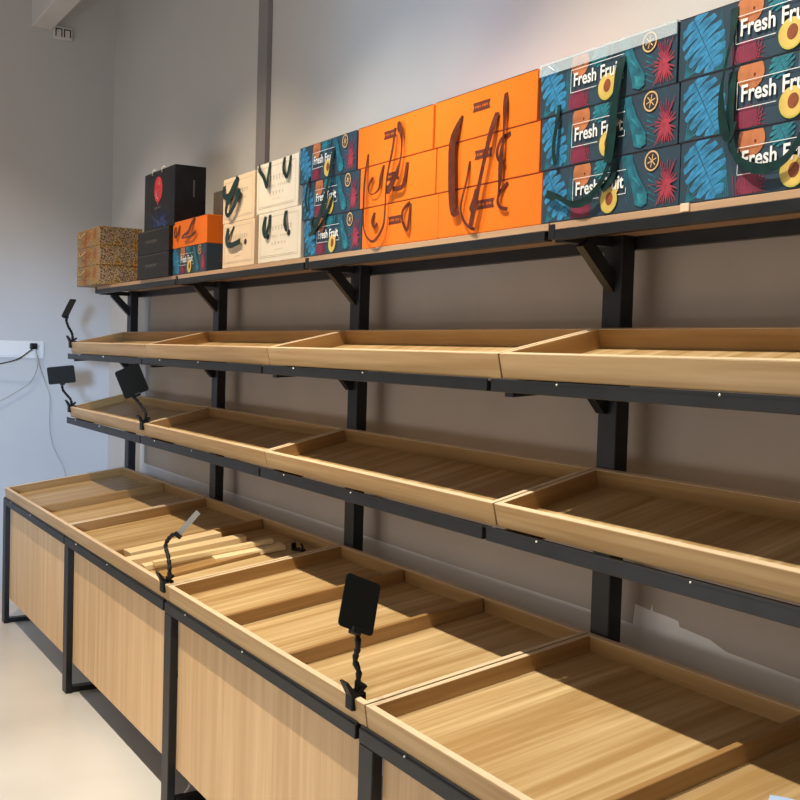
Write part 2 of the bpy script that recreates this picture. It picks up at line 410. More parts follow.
# ------------------------------------------------------------------ price tag clips
def price_clip(base, arm, card_c, e1, e2, label, clear=False):
    """base: point on top of a tray front board; arm: world points; card: centre and two edge vectors"""
    B = Vector(base)
    t = thing('price_tag_clip', B, label, 'price tag holder', 'clip-on price tag holders')
    m = MB()        # spring clamp straddling the board
    m.box((-.016, -.0145, -.030), (.016, -.0020, .004), PLAST, .002)
    m.box((-.014, .0185, -.020), (.014, .0235, .004), PLAST, .002)
    m.box((-.014, -.012, .0012), (.014, .0235, .008), PLAST, .002)
    m.prism([(-.015, -.014, .002), (-.015, -.030, .034), (-.015, -.024, .036), (-.015, -.002, .008)], (.030, 0, 0), PLAST)
    m.prism([(-.013, .008, .006), (-.013, .026, .020), (-.013, .022, .026), (-.013, .002, .010)], (.026, 0, 0), PLAST)
    m.build('clamp', t)
    pts = [Vector(p)-B for p in arm]; sp = smooth([Vector((0, .004, .006))]+pts, 10)
    # segmented gooseneck: alternate thick and thin rings
    res = [sp[0]]; 
    for q in sp[1:]:
        if (q-res[-1]).length > .0035: res.append(q)
    m = MB(); rad = [(.0072, .0078, .0052, .0066)[i % 4] for i in range(len(res))]
    m.tube(res, rad, PLAST, 8); m.build('gooseneck', t)
    c = Vector(card_c)-B; a = Vector(e1); b = Vector(e2)
    n = a.cross(b).normalized()
    def plate(c, a, b, th, mat, r=.1):
        cs = []
        for sx, sy, st in ((1, 1, 0), (-1, 1, 1), (-1, -1, 2), (1, -1, 3)):
            rr = r*min(a.length, b.length)
            cx, cy = sx*(a.length/2-rr), sy*(b.length/2-rr)
            for q in range(4):
                an = (st*90+q*30)*PI/180
                cs.append(c + a.normalized()*(cx+rr*math.cos(an)) + b.normalized()*(cy+rr*math.sin(an)) - n*th/2)
        mm = MB(); mm.prism(cs, n*th, mat); return mm
    mat = FILMC if clear else PLAST
    pl = plate(c, a, b, .003, mat).build('tag_plate', t)
    # small bracket gripping the lower edge of the plate
    low = c + (b*.5 if b.z < 0 else -b*.5) if abs(b.z) > abs(a.z) else c - a*.5*(1 if a.z > 0 else -1)
    m = MB()
    other = a if abs(b.z) > abs(a.z) else b
    m.bar(low-other.normalized()*.013, low+other.normalized()*.013, .014, .018, PLAST, up=n, bev=.002)
    m.tube([low, (low+res[-1])/2 + Vector((0, 0, .001)), res[-1]], .006, PLAST)
    m.build('tag_bracket', pl)
    return t
FILMC = plain('clear_tag_sleeve', (.22, .23, .22), .15, 0, .8)
zc = .715
price_clip((3.838, 1.150, zc), [(3.842, 1.158, .765), (3.829, 1.155, .79), (3.845, 1.152, .825), (3.836, 1.155, .852)], (3.831, 1.161, .916),
           (-.0052, .0898, -.0378), (.0411, -.0417, -.1047), 'black price tag holder with square black plate, clipped to the counter tray nearest the viewer')
price_clip((2.560, 1.150, zc), [(2.59, 1.152, .752), (2.569, 1.155, .796), (2.530, 1.158, .83), (2.55, 1.165, .86), (2.575, 1.17, .873)], (2.609, 1.204, .911),
           (.0205, .0599, .0751), (.0085, .0110, -.0110), 'bent black price tag holder with a clear sleeve seen edge-on, on the counter edge', True)
price_clip((1.285, 1.474, 1.139), [(1.300, 1.478, 1.175), (1.268, 1.472, 1.205), (1.245, 1.45, 1.24), (1.235, 1.43, 1.258)], (1.254, 1.427, 1.321),
           (.0152, .1013, .0448), (-.0055, .0531, -.1181), 'black price tag holder with tilted plate, one bay from the lower hanging shelf left end')
price_clip((.022, 1.474, 1.139), [(.028, 1.472, 1.175), (-.02, 1.462, 1.20), (-.05, 1.45, 1.222), (-.035, 1.44, 1.243)], (-.030, 1.434, 1.307),
           (.0450, .1330, .0170), (-.0150, .0170, -.0930), 'black wide-plate price tag holder at the left end of the lower hanging shelf')
price_clip((.022, 1.474, 1.484), [(.022, 1.474, 1.53), (-.03, 1.468, 1.565), (-.055, 1.462, 1.60), (-.02, 1.46, 1.622)], (.011, 1.458, 1.667),
           (-.0118, .0472, .0950), (.0560, .0200, -.0030), 'black price tag holder seen nearly edge-on, at the left end of the upper shelf')

# ------------------------------------------------------------------ artwork for the cartons
class Art:
    """flat printed shapes on the front of a carton, layered a hair apart"""
    def __init__(s, mb, w, h): s.mb = mb; s.w = w; s.h = h; s.l = 0
    def clip(s, pts):
        for ax, lim, sg in ((0, .003, 1), (0, s.w-.003, -1), (1, .003, 1), (1, s.h-.003, -1)):
            out = []
            for i in range(len(pts)):
                a, b = pts[i-1], pts[i]; ia, ib = (a[ax]-lim)*sg >= 0, (b[ax]-lim)*sg >= 0
                if ia != ib:
                    t = (lim-a[ax])/(b[ax]-a[ax]); out.append((a[0]+(b[0]-a[0])*t, a[1]+(b[1]-a[1])*t))
                if ib: out.append(b)
            pts = out
            if len(pts) < 3: return []
        return pts
    def p(s, pts, mat):
        pts = s.clip(list(pts))
        q = []
        for a in pts:
            if not q or math.hypot(a[0]-q[-1][0], a[1]-q[-1][1]) > 1e-5: q.append(a)
        if len(q) > 2 and math.hypot(q[0][0]-q[-1][0], q[0][1]-q[-1][1]) < 1e-5: q.pop()
        if len(q) < 3: return
        y = -.0003 - s.l*.00012
        s.mb.poly([(a, y, b) for a, b in q], mat)
    def up(s, n=1): s.l += n
    def ell(s, cx, cy, rx, ry, mat, rot=0, n=22, f=None):
        P = []
        for i in range(n):
            t = 2*PI*i/n; k = f(t) if f else 1
            x, y = rx*k*math.cos(t), ry*k*math.sin(t)
            P.append((cx+x*math.cos(rot)-y*math.sin(rot), cy+x*math.sin(rot)+y*math.cos(rot)))
        s.p(P, mat)
    def ring(s, cx, cy, r, wd, mat, n=24, sy=1.):
        for i in range(n):
            a, b = 2*PI*i/n, 2*PI*(i+1)/n
            s.p([(cx+r*math.cos(a), cy+sy*r*math.sin(a)), (cx+r*math.cos(b), cy+sy*r*math.sin(b)),
                 (cx+(r-wd)*math.cos(b), cy+sy*(r-wd)*math.sin(b)), (cx+(r-wd)*math.cos(a), cy+sy*(r-wd)*math.sin(a))], mat)
    def line(s, x0, y0, x1, y1, wd, mat, wd2=None):
        s.l += .05
        d = math.hypot(x1-x0, y1-y0); nx, ny = -(y1-y0)/d, (x1-x0)/d; a = wd/2; b = (wd if wd2 is None else wd2)/2
        s.p([(x0-nx*a, y0-ny*a), (x1-nx*b, y1-ny*b), (x1+nx*b, y1+ny*b), (x0+nx*a, y0+ny*a)], mat)
    def monstera(s, cx, cy, L, Wd, rot, mat, vein, lobes=6):
        def T(x, y): return (cx + x*math.cos(rot)-y*math.sin(rot), cy + x*math.sin(rot)+y*math.cos(rot))
        for sg in (-1, 1):
            for j in range(lobes):
                a = j/lobes; b = (j+.86)/lobes
                def ww(t): return Wd/2*max(.12, math.sin(PI*min(1, .10+t*.88))**.62)
                yi0, yi1 = (a-.5)*L, (min(1, b+.17/lobes)-.5)*L
                slant = .10*L*a - .02*L
                P = [T(0, yi0), T(sg*ww(a)*.55, yi0+slant*.6), T(sg*ww(a)*.80, yi0+slant+.035*L), T(sg*ww((a+b)/2)*.97, yi0+slant+.05*L),
                     T(sg*ww((a+b)/2), (yi0+yi1)/2+slant), T(sg*ww(b)*.96, (b-.5)*L+slant), T(sg*ww(b)*.40, (b-.5)*L+slant*.6), T(0, yi1)]
                s.p(P, mat)
        s.up()
        x0, y0 = T(0, -.5*L); x1, y1 = T(0, .47*L); s.line(x0, y0, x1, y1, .0035, vein, .001)
        for sg in (-1, 1):
            for j in range(lobes):
                t = (j+.4)/lobes; x0, y0 = T(0, (t-.5)*L); x1, y1 = T(sg*Wd*.36*math.sin(PI*min(1, .15+t*.8)), (t-.5)*L+.03*L)
                s.line(x0, y0, x1, y1, .0016, vein, .0006)
        s.up()
    def blades(s, cx, cy, r0, r1, a0, a1, n, wd, mat, jit=.15):
        for i in range(n):
            a = math.radians(a0+(a1-a0)*i/max(1, n-1)); r = r1*(1-jit*((i*7) % 5)/5)
            s.line(cx+r0*math.cos(a), cy+r0*math.sin(a), cx+r*math.cos(a), cy+r*math.sin(a), wd, mat, wd*.25)
_txt = {}
def text_bm(word, target_w, bold=.02):
    c = bpy.data.curves.new('lettering', 'FONT'); c.body = word; c.size = 1; c.offset = bold; c.resolution_u = 3
    o = bpy.data.objects.new('lettering', c); COL.objects.link(o)
    bpy.context.view_layer.update()
    me = bpy.data.meshes.new_from_object(o.evaluated_get(bpy.context.evaluated_depsgraph_get()))
    xs = [v.co.x for v in me.vertices]; k = target_w/(max(xs)-min(xs)); x0 = min(xs)
    t = bmesh.new(); t.from_mesh(me)
    for v in t.verts: v.co = Vector(((v.co.x-x0)*k, v.co.y*k, 0))
    bpy.data.objects.remove(o); bpy.data.curves.remove(c); bpy.data.meshes.remove(me)
    return t
def put_text(mb, word, x, z, width, mat, y, sy=1.0):
    t = text_bm(word, width)
    for v in t.verts: v.co = Vector((x+v.co.x, y, z+v.co.y*sy))
    mb.merge(t, mat)

def fruit_art(mb, w, h, big=1.0, sh=0.0):
    A = Art(mb, w, h); u = lambda a: a*w; v = lambda b: b*h
    # background stems
    A.blades(u(.04), v(.02), 0, .5*h, 20, 80, 5, .004, TEAL)
    for q in range(7): A.line(u(.20+.012*q), v(.02), u(.235+.004*q), v(.98-.09*q), .004, TEAL, .001)
    for q in range(6): A.line(u(.62+.012*q), v(.98), u(.66+.012*q), v(.15+.08*q), .005, TEAL, .001)
    for q in range(5): A.line(u(.80), v(.60-.1*q), u(.86), v(.50-.1*q), .004, TEAL, .001)
    A.up()
    A.monstera(u(.115*big), v(.50), .98*h, .185*w*big, -2.62, BLUE, BLUED)
    A.blades(u(.33+sh), v(.10), .002, .085*w, -30, 185, 15, .0042, CRIM); A.up()
    A.ell(u(.31+sh), v(.18), .055*w, .17*h, CRIMD); A.up()
    for i in range(11): A.line(u(.245+.013*i+sh), v(.02), u(.235+.016*i+sh), v(.36-.006*abs(i-5)), .0026, CRIM, .0012)
    A.up()
    A.ell(u(.325+sh), v(.83), .068*w, .25*h, MANGO); A.up()
    A.ell(u(.345+sh), v(.80), .006*w, .03*h, OBROWN); A.up()
    A.monstera(u(.475+sh), v(.86), .34*h, .13*w, .5, TEAL2, BLUED, 5)
    A.line(u(.57+sh), v(.98), u(.56+sh), v(.72), .012, TEAL, .004); A.up()
    # tall leaf
    A.p([(u(.655), v(.97)), (u(.69), v(.93)), (u(.735), v(.60)), (u(.80), v(.28)), (u(.80), v(.10)), (u(.765), v(.05)), (u(.72), v(.10)), (u(.70), v(.35)), (u(.665), v(.65))], TEAL); A.up()
    A.line(u(.675), v(.93), u(.765), v(.12), .0025, BLUED); A.line(u(.69), v(.62), u(.75), v(.42), .006, TEAL2, .002)
    A.p([(u(.73), v(.30)), (u(.80), v(.24)), (u(.80), v(.10)), (u(.745), v(.08))], TEAL2); A.up()
    # sliced passion fruit
    A.ell(u(.825), v(.80), .046*w, .165*h, PDARK); A.up(); A.ring(u(.825), v(.80), .048*w, .0035, GOLD, sy=h*.165/(w*.046))
    for a in range(6):
        an = a*PI/3+.3; A.line(u(.825), v(.80), u(.825)+.03*w*math.cos(an), v(.80)+.11*h*math.sin(an), .0022, GOLD)
    A.up()
    # spiky red flower
    A.blades(u(.93), v(.36), .0, .085*w, 20, 340, 19, .0055, PINK, .3)
    for i in range(9): A.line(u(.925), v(.42), u(.86+.016*i), v(.04+.02*(i % 3)), .005, PINK, .0015)
    for i in range(7): A.line(u(.925), v(.34), u(.875+.018*i), v(.80-.04*(i % 3)), .0045, CRIM, .0012)
    A.line(u(.80), v(.40), u(.90), v(.40), .0016, CRIM)
    A.up()
    A.ell(u(.925), v(.40), .012*w, .05*h, PINK); A.up()
    # avocado half
    A.ell(u(.535+sh), v(.27), .062*w, .245*h, AVOG, rot=-.25, f=lambda t: 1-.10*math.sin(t)*(1 if math.sin(t) > 0 else 0)); A.up()
    A.p([(u(.535+sh), v(.36)), (u(.615+sh), v(.62)), (u(.60+sh), v(.40)), (u(.58+sh), v(.30))], AVOY)
    A.up()
    A.ell(u(.535+sh), v(.27), .056*w, .222*h, AVOY, rot=-.25); A.up()
    A.ell(u(.54+sh), v(.275), .026*w, .115*h, AVOB, rot=-.2); A.up()
    # caption frame and caption
    x0, x1, z0, z1 = u(.262+sh), u(.655+sh), v(.325), v(.735)
    A.line(x0, z0, u(.46+sh), z0, .0013, PWHITE); A.line(x0, z1, x1, z1, .0013, PWHITE); A.line(x0, z0, x0, z1, .0013, PWHITE)
    A.line(u(.60+sh), z0, x1, z0, .0013, PWHITE); A.line(x1, z0, x1, v(.42), .0013, PWHITE)
    A.up()
    cap = MB(); pass
    put_text(cap, 'Fresh Fruit', u(.285+sh), v(.43), .355*w, PWHITE, -.0003-A.l*.00012-.0002, 1.15)
    return cap

def carton_body(w, d, h, mat, bev=.0022):
    m = MB(); m.box((0, 0, 0), (w, d, h), mat, bev, 2); return m
def lid_line(m, w, d, h, mat):        # thin seam where lid meets tray
    m.box((-.0004, -.0004, h-.0025), (w+.0004, .002, h-.0012), mat)

def ribbon(pts, wd, mat, th=.0010, twist=None):
    """flat strap following pts (local xz in front of the carton face), widthwise in the face plane"""
    P = smooth(pts, 5); m = MB(); n = len(P); rows = []
    for i, p in enumerate(P):
        d = (P[min(i+1, n-1)]-P[max(i-1, 0)]).normalized()
        side = d.cross(Vector((0, 1, 0)))
        if side.length < 1e-4: side = Vector((1, 0, 0))
        side.normalize(); f = twist(i/(n-1)) if twist else 1
        w_ = side*wd*.5*max(.25, f)
        nrm = d.cross(w_).normalized()*th*.5
        rows.append([m.bm.verts.new(p-w_-nrm), m.bm.verts.new(p+w_-nrm), m.bm.verts.new(p+w_+nrm), m.bm.verts.new(p-w_+nrm)])
    mi = m.mi(mat)
    for i in range(n-1):
        for k in range(4):
            f = m.bm.faces.new([rows[i][k], rows[i][(k+1) % 4], rows[i+1][(k+1) % 4], rows[i+1][k]]); f.material_index = mi
    m.bm.faces.new(rows[0][::-1]); m.bm.faces.new(rows[-1])
    return m
def strap(t, pts, wd, mat, origin, twist=None, name='ribbon_handle'):
    """pts given as world (x, z) plus stand-off from the face"""
    L_ = [(x-origin[0], -o, z-origin[2]) for x, z, o in pts]
    return ribbon(L_, wd, mat, twist=twist).build(name, t)

ZB = 1.7905
HB = .124
YBX = 1.604
def fruit_box(x, w, lvl, label, group, sh=0., big=1., d=.27, h=HB, z=None):
    z = ZB+lvl*HB if z is None else z
    t = thing('fruit_gift_box', (x, YBX, z), label, 'gift box', group)
    m = carton_body(w, d, h-.0006, NAVY); cap = fruit_art(m, w, h, big, sh); lid_line(m, w, d, h, PDARK)
    cb = m.build('carton', t); tag(cap.build('printed_caption', cb), 'bold white caption reading Fresh Fruit')
    return t
LV = ['bottom', 'middle', 'top']
# near stack (right edge), next stack, and the far stack
st = []
SG2, SG1, SF, SO1, SO2 = (-.020, -.028, -.036), (-.010, -.020, -.030), (0, -.020, -.045), (0, -.020, -.040), (-.005, -.020, -.035)
for l in range(3):
    b = fruit_box(4.331+SG2[l], .47, l, 'dark teal Fresh Fruit box, %s of the stack at the right edge of the photo' % LV[l], 'Fresh Fruit boxes at the right edge', .06, 1.25); st.append(b)
for l in range(3):
    b = fruit_box(3.876+SG1[l], .443, l, 'Fresh Fruit box, %s of the stack beside the wide orange boxes%s' % (LV[l], ', under clear film' if l == 2 else ''), 'Fresh Fruit boxes in the second stack from the right'); st.append(b)
for l in range(3):
    b = fruit_box(2.575+SF[l], .402, l, 'dark teal Fresh Fruit box, %s of the stack between cream and orange boxes' % LV[l], 'Fresh Fruit boxes between cream and orange boxes'); st.append(b)
o = (4.331, YBX, ZB+2*HB)
strap(st[2], [(4.475, 2.150, .001), (4.477, 2.10, .008), (4.470, 2.05, .014), (4.462, 1.99, .016), (4.470, 1.93, .016), (4.485, 1.90, .015), (4.50, 1.93, .014)], .022, RIB_G, o, lambda t: .55+.4*math.cos(t*9))
o = (4.331, YBX, ZB+HB)
strap(st[1], [(4.468, 2.03, .001), (4.475, 1.96, .010), (4.487, 1.88, .014), (4.52, 1.845, .016), (4.57, 1.832, .017), (4.62, 1.85, .016), (4.66, 1.92, .012), (4.67, 2.02, .001)], .020, RIB_G, o, lambda t: .8+.2*math.cos(t*12))
o = (3.876, YBX, ZB+2*HB)
strap(st[5], [(4.158, 2.125, .001), (4.160, 2.08, .012), (4.155, 2.01, .016), (4.150, 1.95, .018), (4.143, 1.90, .018)], .030, RIB_G, o, lambda t: .85+.15*math.cos(t*8))
strap(st[5], [(3.950, 2.06, .001), (3.955, 2.02, .010), (3.950, 1.96, .014), (3.957, 1.92, .012)], .012, RIB_G, o, None)
o = (3.876, YBX, ZB+HB)
strap(st[4], [(4.140, 1.99, .001), (4.142, 1.93, .012), (4.115, 1.865, .016), (4.07, 1.828, .018), (4.02, 1.822, .018), (3.965, 1.845, .016), (3.945, 1.848, .014), (3.915, 1.858, .010)], .020, RIB_G, o, lambda t: .8+.2*math.cos(t*14))
o = (3.876, YBX, ZB)
strap(st[3], [(4.128, 1.905, .001), (4.128, 1.87, .008), (4.10, 1.845, .012)], .018, RIB_G, o)
# clear film folded over the top box
m = MB(); m.box((-.001, -.004, .098), (.444, -.0028, .1262), FILM); m.box((-.001, -.004, .1250), (.444, .12, .1262), FILM)
m.build('clear_film', st[5])
m = MB(); m.prism([(.030, -.0045, .118), (.036, -.0045, .118), (.058, -.0045, .104), (.052, -.0045, .104)], (0, .0004, 0), PWHITE); m.build('film_tape', st[5])
o = (2.575, YBX, ZB+2*HB)
strap(st[8], [(2.830, 2.130, .001), (2.832, 2.09, .010), (2.822, 2.03, .014), (2.795, 1.96, .016), (2.755, 1.895, .017), (2.715, 1.865, .016), (2.685, 1.862, .013)], .024, RIB_G, o, lambda t: .8+.2*math.cos(t*10))
strap(st[8], [(2.655, 2.058, .001), (2.66, 2.03, .010), (2.652, 1.975, .012), (2.665, 1.94, .010)], .014, RIB_G, o)
o = (2.575, YBX, ZB+HB)
strap(st[7], [(2.66, 1.92, .001), (2.668, 1.89, .008), (2.71, 1.872, .012), (2.76, 1.90, .010), (2.815, 1.975, .006)], .012, RIB_G, o)

# orange boxes
def banner(m, cx, cz, w, h, y=-.0006):
    m.poly([(cx-w/2, y, cz-h/2), (cx+w/2, y, cz-h/2), (cx+w/2-h*.25, y, cz), (cx+w/2, y, cz+h/2), (cx-w/2, y, cz+h/2), (cx-w/2+h*.25, y, cz)], OBROWN)
    n = 9
    for i in range(n):
        if i == 4: continue
        x = cx-w*.32+w*.64*i/(n-1); hh = h*(.13+.03*((i*3) % 3))
        m.poly([(x-w*.016, y-.0003, cz-hh), (x+w*.016, y-.0003, cz-hh), (x+w*.016, y-.0003, cz+hh), (x-w*.016, y-.0003, cz+hh)], ORANGE)
def orange_box(x, w, lvl, label, group, bx, y=YBX, d=.27, h=HB, z=None, slots=(), ban=True):
    z = ZB+lvl*HB if z is None else z
    t = thing('orange_gift_box', (x, y, z), label, 'gift box', group)
    m = carton_body(w, d, h-.0006, ORANGE)
    if ban: banner(m, bx*w, .62*h if lvl else .58*h, .175*w, .19*h)
    for s_ in slots: m.box((s_-.006, -.0007, h*.62), (s_+.006, .001, h*.64), OBROWN)
    m.box((0.001, -.0006, h-.0022), (w-.001, .001, h-.001), OBROWN)
    m.build('carton', t); return t
ob = []
for l in range(3):
    ob.append(orange_box(2.985+SO1[l], .427, l, 'orange gift box, %s of the stack next to the smaller Fresh Fruit stack' % LV[l], 'orange boxes left of the wide ones', .46))
for l in range(3):
    ob.append(orange_box(3.419+SO2[l], .450, l, 'wider orange gift box, %s of the stack next to the nearer Fresh Fruit boxes' % LV[l], 'wide orange boxes', .49))
o = (2.985, YBX, ZB+2*HB)
strap(ob[2], [(3.225, 2.120, .001), (3.245, 2.128, .010), (3.262, 2.110, .012), (3.268, 2.06, .012), (3.258, 2.01, .014), (3.215, 1.955, .016), (3.190, 1.952, .016)], .028, RIB_B, o, lambda t: .55+.4*math.sin(t*9))
strap(ob[2], [(3.228, 2.125, .012), (3.222, 2.07, .014), (3.205, 2.01, .017), (3.195, 1.965, .018), (3.19, 1.90, .016), (3.18, 1.845, .016), (3.135, 1.808, .017), (3.095, 1.815, .016), (3.062, 1.85, .015), (3.055, 1.92, .014), (3.055, 2.00, .012), (3.052, 2.075, .001)], .011, RIB_B, o, lambda t: .75+.25*math.sin(t*16))
o = (2.985, YBX, ZB+HB)
strap(ob[1], [(3.13, 2.030, .001), (3.122, 2.00, .006), (3.118, 1.965, .008), (3.095, 1.95, .010), (3.065, 1.952, .010), (3.055, 1.975, .009), (3.075, 2.00, .006)], .012, RIB_B, o, lambda t: .6+.4*math.sin(t*8))
strap(ob[1], [(3.265, 2.02, .001), (3.26, 1.975, .006), (3.25, 1.95, .010), (3.205, 1.950, .012)], .014, RIB_B, o)
o = (2.985, YBX, ZB)
strap(ob[0], [(3.265, 1.905, .001), (3.240, 1.885, .008), (3.240, 1.855, .010), (3.268, 1.825, .010), (3.270, 1.86, .006), (3.268, 1.90, .001)], .010, RIB_B, o)
strap(ob[0], [(3.062, 1.895, .001), (3.058, 1.87, .007), (3.075, 1.85, .008), (3.088, 1.86, .006)], .012, RIB_B, o)
o = (3.419, YBX, ZB+2*HB)
strap(ob[5], [(3.555, 2.105, .001), (3.540, 2.07, .010), (3.527, 2.03, .013), (3.530, 1.97, .015), (3.535, 1.90, .015), (3.545, 1.855, .014), (3.560, 1.862, .012)], .030, RIB_B, o, lambda t: .25+.75*min(1, t*4))
strap(ob[5], [(3.745, 2.128, .001), (3.752, 2.085, .008), (3.752, 2.02, .010), (3.745, 1.97, .010), (3.742, 1.91, .010), (3.735, 1.87, .008)], .018, RIB_B, o, lambda t: .7+.3*math.sin(t*12))
strap(ob[5], [(3.715, 2.085, .004), (3.705, 2.04, .014), (3.690, 1.99, .017), (3.668, 1.92, .018), (3.645, 1.85, .018), (3.628, 1.803, .016)], .020, RIB_B, o, lambda t: .85+.15*math.sin(t*9))
o = (3.419, YBX, ZB+HB)
strap(ob[4], [(3.755, 2.025, .001), (3.725, 2.015, .006), (3.712, 1.985, .010), (3.722, 1.962, .010), (3.742, 1.955, .008)], .010, RIB_B, o)
strap(ob[4], [(3.580, 1.98, .001), (3.578, 1.93, .008), (3.560, 1.86, .012), (3.59, 1.815, .013), (3.63, 1.798, .013)], .008, RIB_B, o)
o = (3.419, YBX, ZB)
strap(ob[3], [(3.735, 1.905, .001), (3.712, 1.885, .006), (3.705, 1.862, .009), (3.718, 1.845, .009), (3.742, 1.838, .006)], .010, RIB_B, o)
strap(ob[3], [(3.600, 1.905, .001), (3.598, 1.88, .006), (3.590, 1.86, .008), (3.580, 1.85, .006)], .016, RIB_B, o)

# small teal + orange pair
tb = fruit_box(1.243, .415, 0, 'small dark Fresh Fruit box under the single small orange box', None, d=.165, h=.117, z=ZB)
sb = orange_box(1.240, .418, 1, 'single small orange box beside the tall black bag', None, .5, z=ZB+.117, d=.165, h=.118, ban=False)
o = (1.240, YBX, ZB+.117)
strap(sb, [(1.33, 2.005, .001), (1.325, 1.975, .006), (1.30, 1.955, .010), (1.285, 1.985, .008), (1.28, 2.0, .003)], .014, RIB_B, o)
strap(sb, [(1.52, 2.02, .001), (1.50, 2.0, .008), (1.47, 1.965, .012), (1.42, 1.955, .014), (1.40, 1.945, .014), (1.50, 1.945, .012), (1.55, 1.962, .008)], .018, RIB_B, o, lambda t: .7+.3*math.sin(t*7))
m = MB()                              # finger hole on the side
t = bmesh.new(); bmesh.ops.create_circle(t, cap_ends=True, segments=16, radius=.018)
m.merge(t, OBROWN, Matrix.Translation((.4186, .13, .055)) @ Matrix.Rotation(PI/2, 4, 'Y')); m.build('hand_hole', sb)

m = MB()
for q in range(16):
    an = 2*PI*q/16; cy_, cz_ = .09, .058; r_ = .045 if q % 2 else .034
    m.poly([(.4156, cy_-.003*math.sin(an), cz_+.003*math.cos(an)), (.4156, cy_+r_*math.cos(an), cz_+r_*math.sin(an)), (.4156, cy_+.003*math.sin(an), cz_-.003*math.cos(an))], PINK)
m.build('side_print', tb)

# cream boxes
def cream_box(x, w, z, h, mat, label, group, holes):
    t = thing('cream_gift_box', (x, YBX, z), label, 'gift box', group)
    m = carton_body(w, .25, h-.0006, mat)
    A = Art(m, w, h); A.up()
    a, b, c, d = .06*w, .94*w, .10*h, .90*h
    for q in ((a, c, b, c), (a, d, b, d), (a, c, a, d), (b, c, b, d)): A.line(*q, .0016, CLINE)
    A.up()
    rnd = random.Random(5)
    for row, (zz, hh, ww, n) in enumerate(((.66, .10, .56, 9), (.50, .055, .46, 11), (.36, .065, .30, 5), (.24, .025, .18, 7))):
        for i in range(n):
            if row == 1 and i in (5,): continue
            xx = w*(.5-ww/2+ww*i/(n-1)); k = hh*h*(.75+.25*rnd.random())
            A.line(xx, zz*h-k/2, xx, zz*h+k/2, w*ww/n*.28, CLINE)
            if rnd.random() < .6: A.line(xx-w*ww/n*.32, zz*h+k*.4, xx+w*ww/n*.32, zz*h+k*.4, h*hh*.18, CLINE)
    A.line(.08*w, .13*h, .92*w, .13*h, .001, CLINE)
    A.up()
    if holes:
        for q in (.24, .74): A.ell(q*w, .52*h, .013, .011, PDARK)
    m.build('carton', t); return t
c1b = cream_box(1.838, .312, ZB, .174, CREAM, 'narrow cream box with grey lettering, lower one, beside the small orange box', 'narrow cream boxes', True)
c1t = cream_box(1.832, .312, ZB+.174, .176, CREAM, 'narrow cream box with grey lettering, upper one, beside the small orange box', 'narrow cream boxes', False)
c2b = cream_box(2.190, .360, ZB, .180, CREAM2, 'paler cream box with two dark holes, lower of the stack beside the Fresh Fruit boxes', 'wide pale cream boxes', True)
c2t = cream_box(2.165, .355, ZB+.180, .182, CREAM2, 'paler cream box, upper of the stack beside the Fresh Fruit boxes', 'wide pale cream boxes', False)
o = (1.832, YBX, ZB+.174)
strap(c1t, [(1.985, 2.135, .001), (1.955, 2.09, .010), (1.915, 2.045, .014), (1.905, 2.005, .016), (1.935, 1.992, .016), (1.99, 2.03, .015), (2.02, 2.072, .012), (1.98, 2.06, .010)], .034, RIB_G, o, lambda t: .75+.25*math.sin(t*9))
strap(c1t, [(1.845, 2.115, .001), (1.855, 2.08, .009), (1.90, 2.065, .010), (1.94, 2.07, .008)], .026, RIB_G, o)
o = (1.838, YBX, ZB)
strap(c1b, [(1.895, 1.945, .001), (1.893, 1.905, .008), (1.92, 1.878, .012), (1.98, 1.875, .012), (2.04, 1.885, .010)], .022, RIB_G, o)
strap(c1b, [(1.955, 1.948, .001), (1.93, 1.92, .005), (1.91, 1.90, .006)], .012, RIB_G, o)
o = (2.183, YBX, ZB+.180)
strap(c2t, [(2.20, 2.150, .001), (2.225, 2.13, .010), (2.27, 2.10, .012), (2.30, 2.062, .012), (2.302, 2.10, .008), (2.302, 2.15, .001)], .018, RIB_G, o)
strap(c2t, [(2.425, 2.150, .001), (2.43, 2.11, .008), (2.465, 2.078, .010), (2.475, 2.11, .006), (2.475, 2.15, .001)], .016, RIB_G, o)
o = (2.190, YBX, ZB)
strap(c2b, [(2.255, 1.958, .001), (2.250, 1.915, .008), (2.275, 1.885, .010), (2.293, 1.91, .008), (2.295, 1.96, .001)], .020, RIB_G, o)
strap(c2b, [(2.425, 1.962, .001), (2.428, 1.92, .008), (2.455, 1.89, .010), (2.44, 1.93, .008), (2.437, 1.962, .001)], .011, RIB_G, o)

# black boxes and tall bag
def black_box(z, label):
    t = thing('black_gift_box', (.790, 1.585, z), label, 'gift box', 'low black boxes under the tall bag')
    m = carton_body(.452, .25, .1105, BLACKS)
    A = Art(m, .452, .11); A.up(3)
    for i in range(9): A.line(.13+.018*i, .050, .13+.018*i, .064, .007, BLACKL)
    A.line(.02, .105, .43, .105, .0014, BLACKL)
    m.build('carton', t); return t
black_box(ZB, 'low black carton, bottom one under the tall black bag')
black_box(ZB+.111, 'low black carton, directly under the tall black bag')
t = thing('gift_bag', (.835, 1.600, ZB+.2225), 'tall black paper gift bag with a round red emblem, standing on the low black cartons', 'gift bag')
w, d, h = .428, .145, .268
m = MB(); m.box((0, 0, 0), (w, d, h), BLACKB, .003, 2)
A = Art(m, w, h); A.up(2)
A.ell(.205, .182, .056, .056, LOGOR, n=30); A.up()
A.ring(.20, .182, .058, .004, LOGOR); A.up()
for pts in ([(.168, .16), (.178, .148), (.20, .142), (.222, .155), (.224, .185), (.216, .215), (.212, .18), (.204, .165), (.19, .168), (.186, .20), (.176, .185)],):
    A.p(pts, PINK)
A.line(.176, .150, .170, .18, .004, PWHITE, .001); A.line(.196, .140, .178, .148, .004, PWHITE, .002); A.line(.214, .20, .208, .222, .004, PWHITE, .001)
A.up()
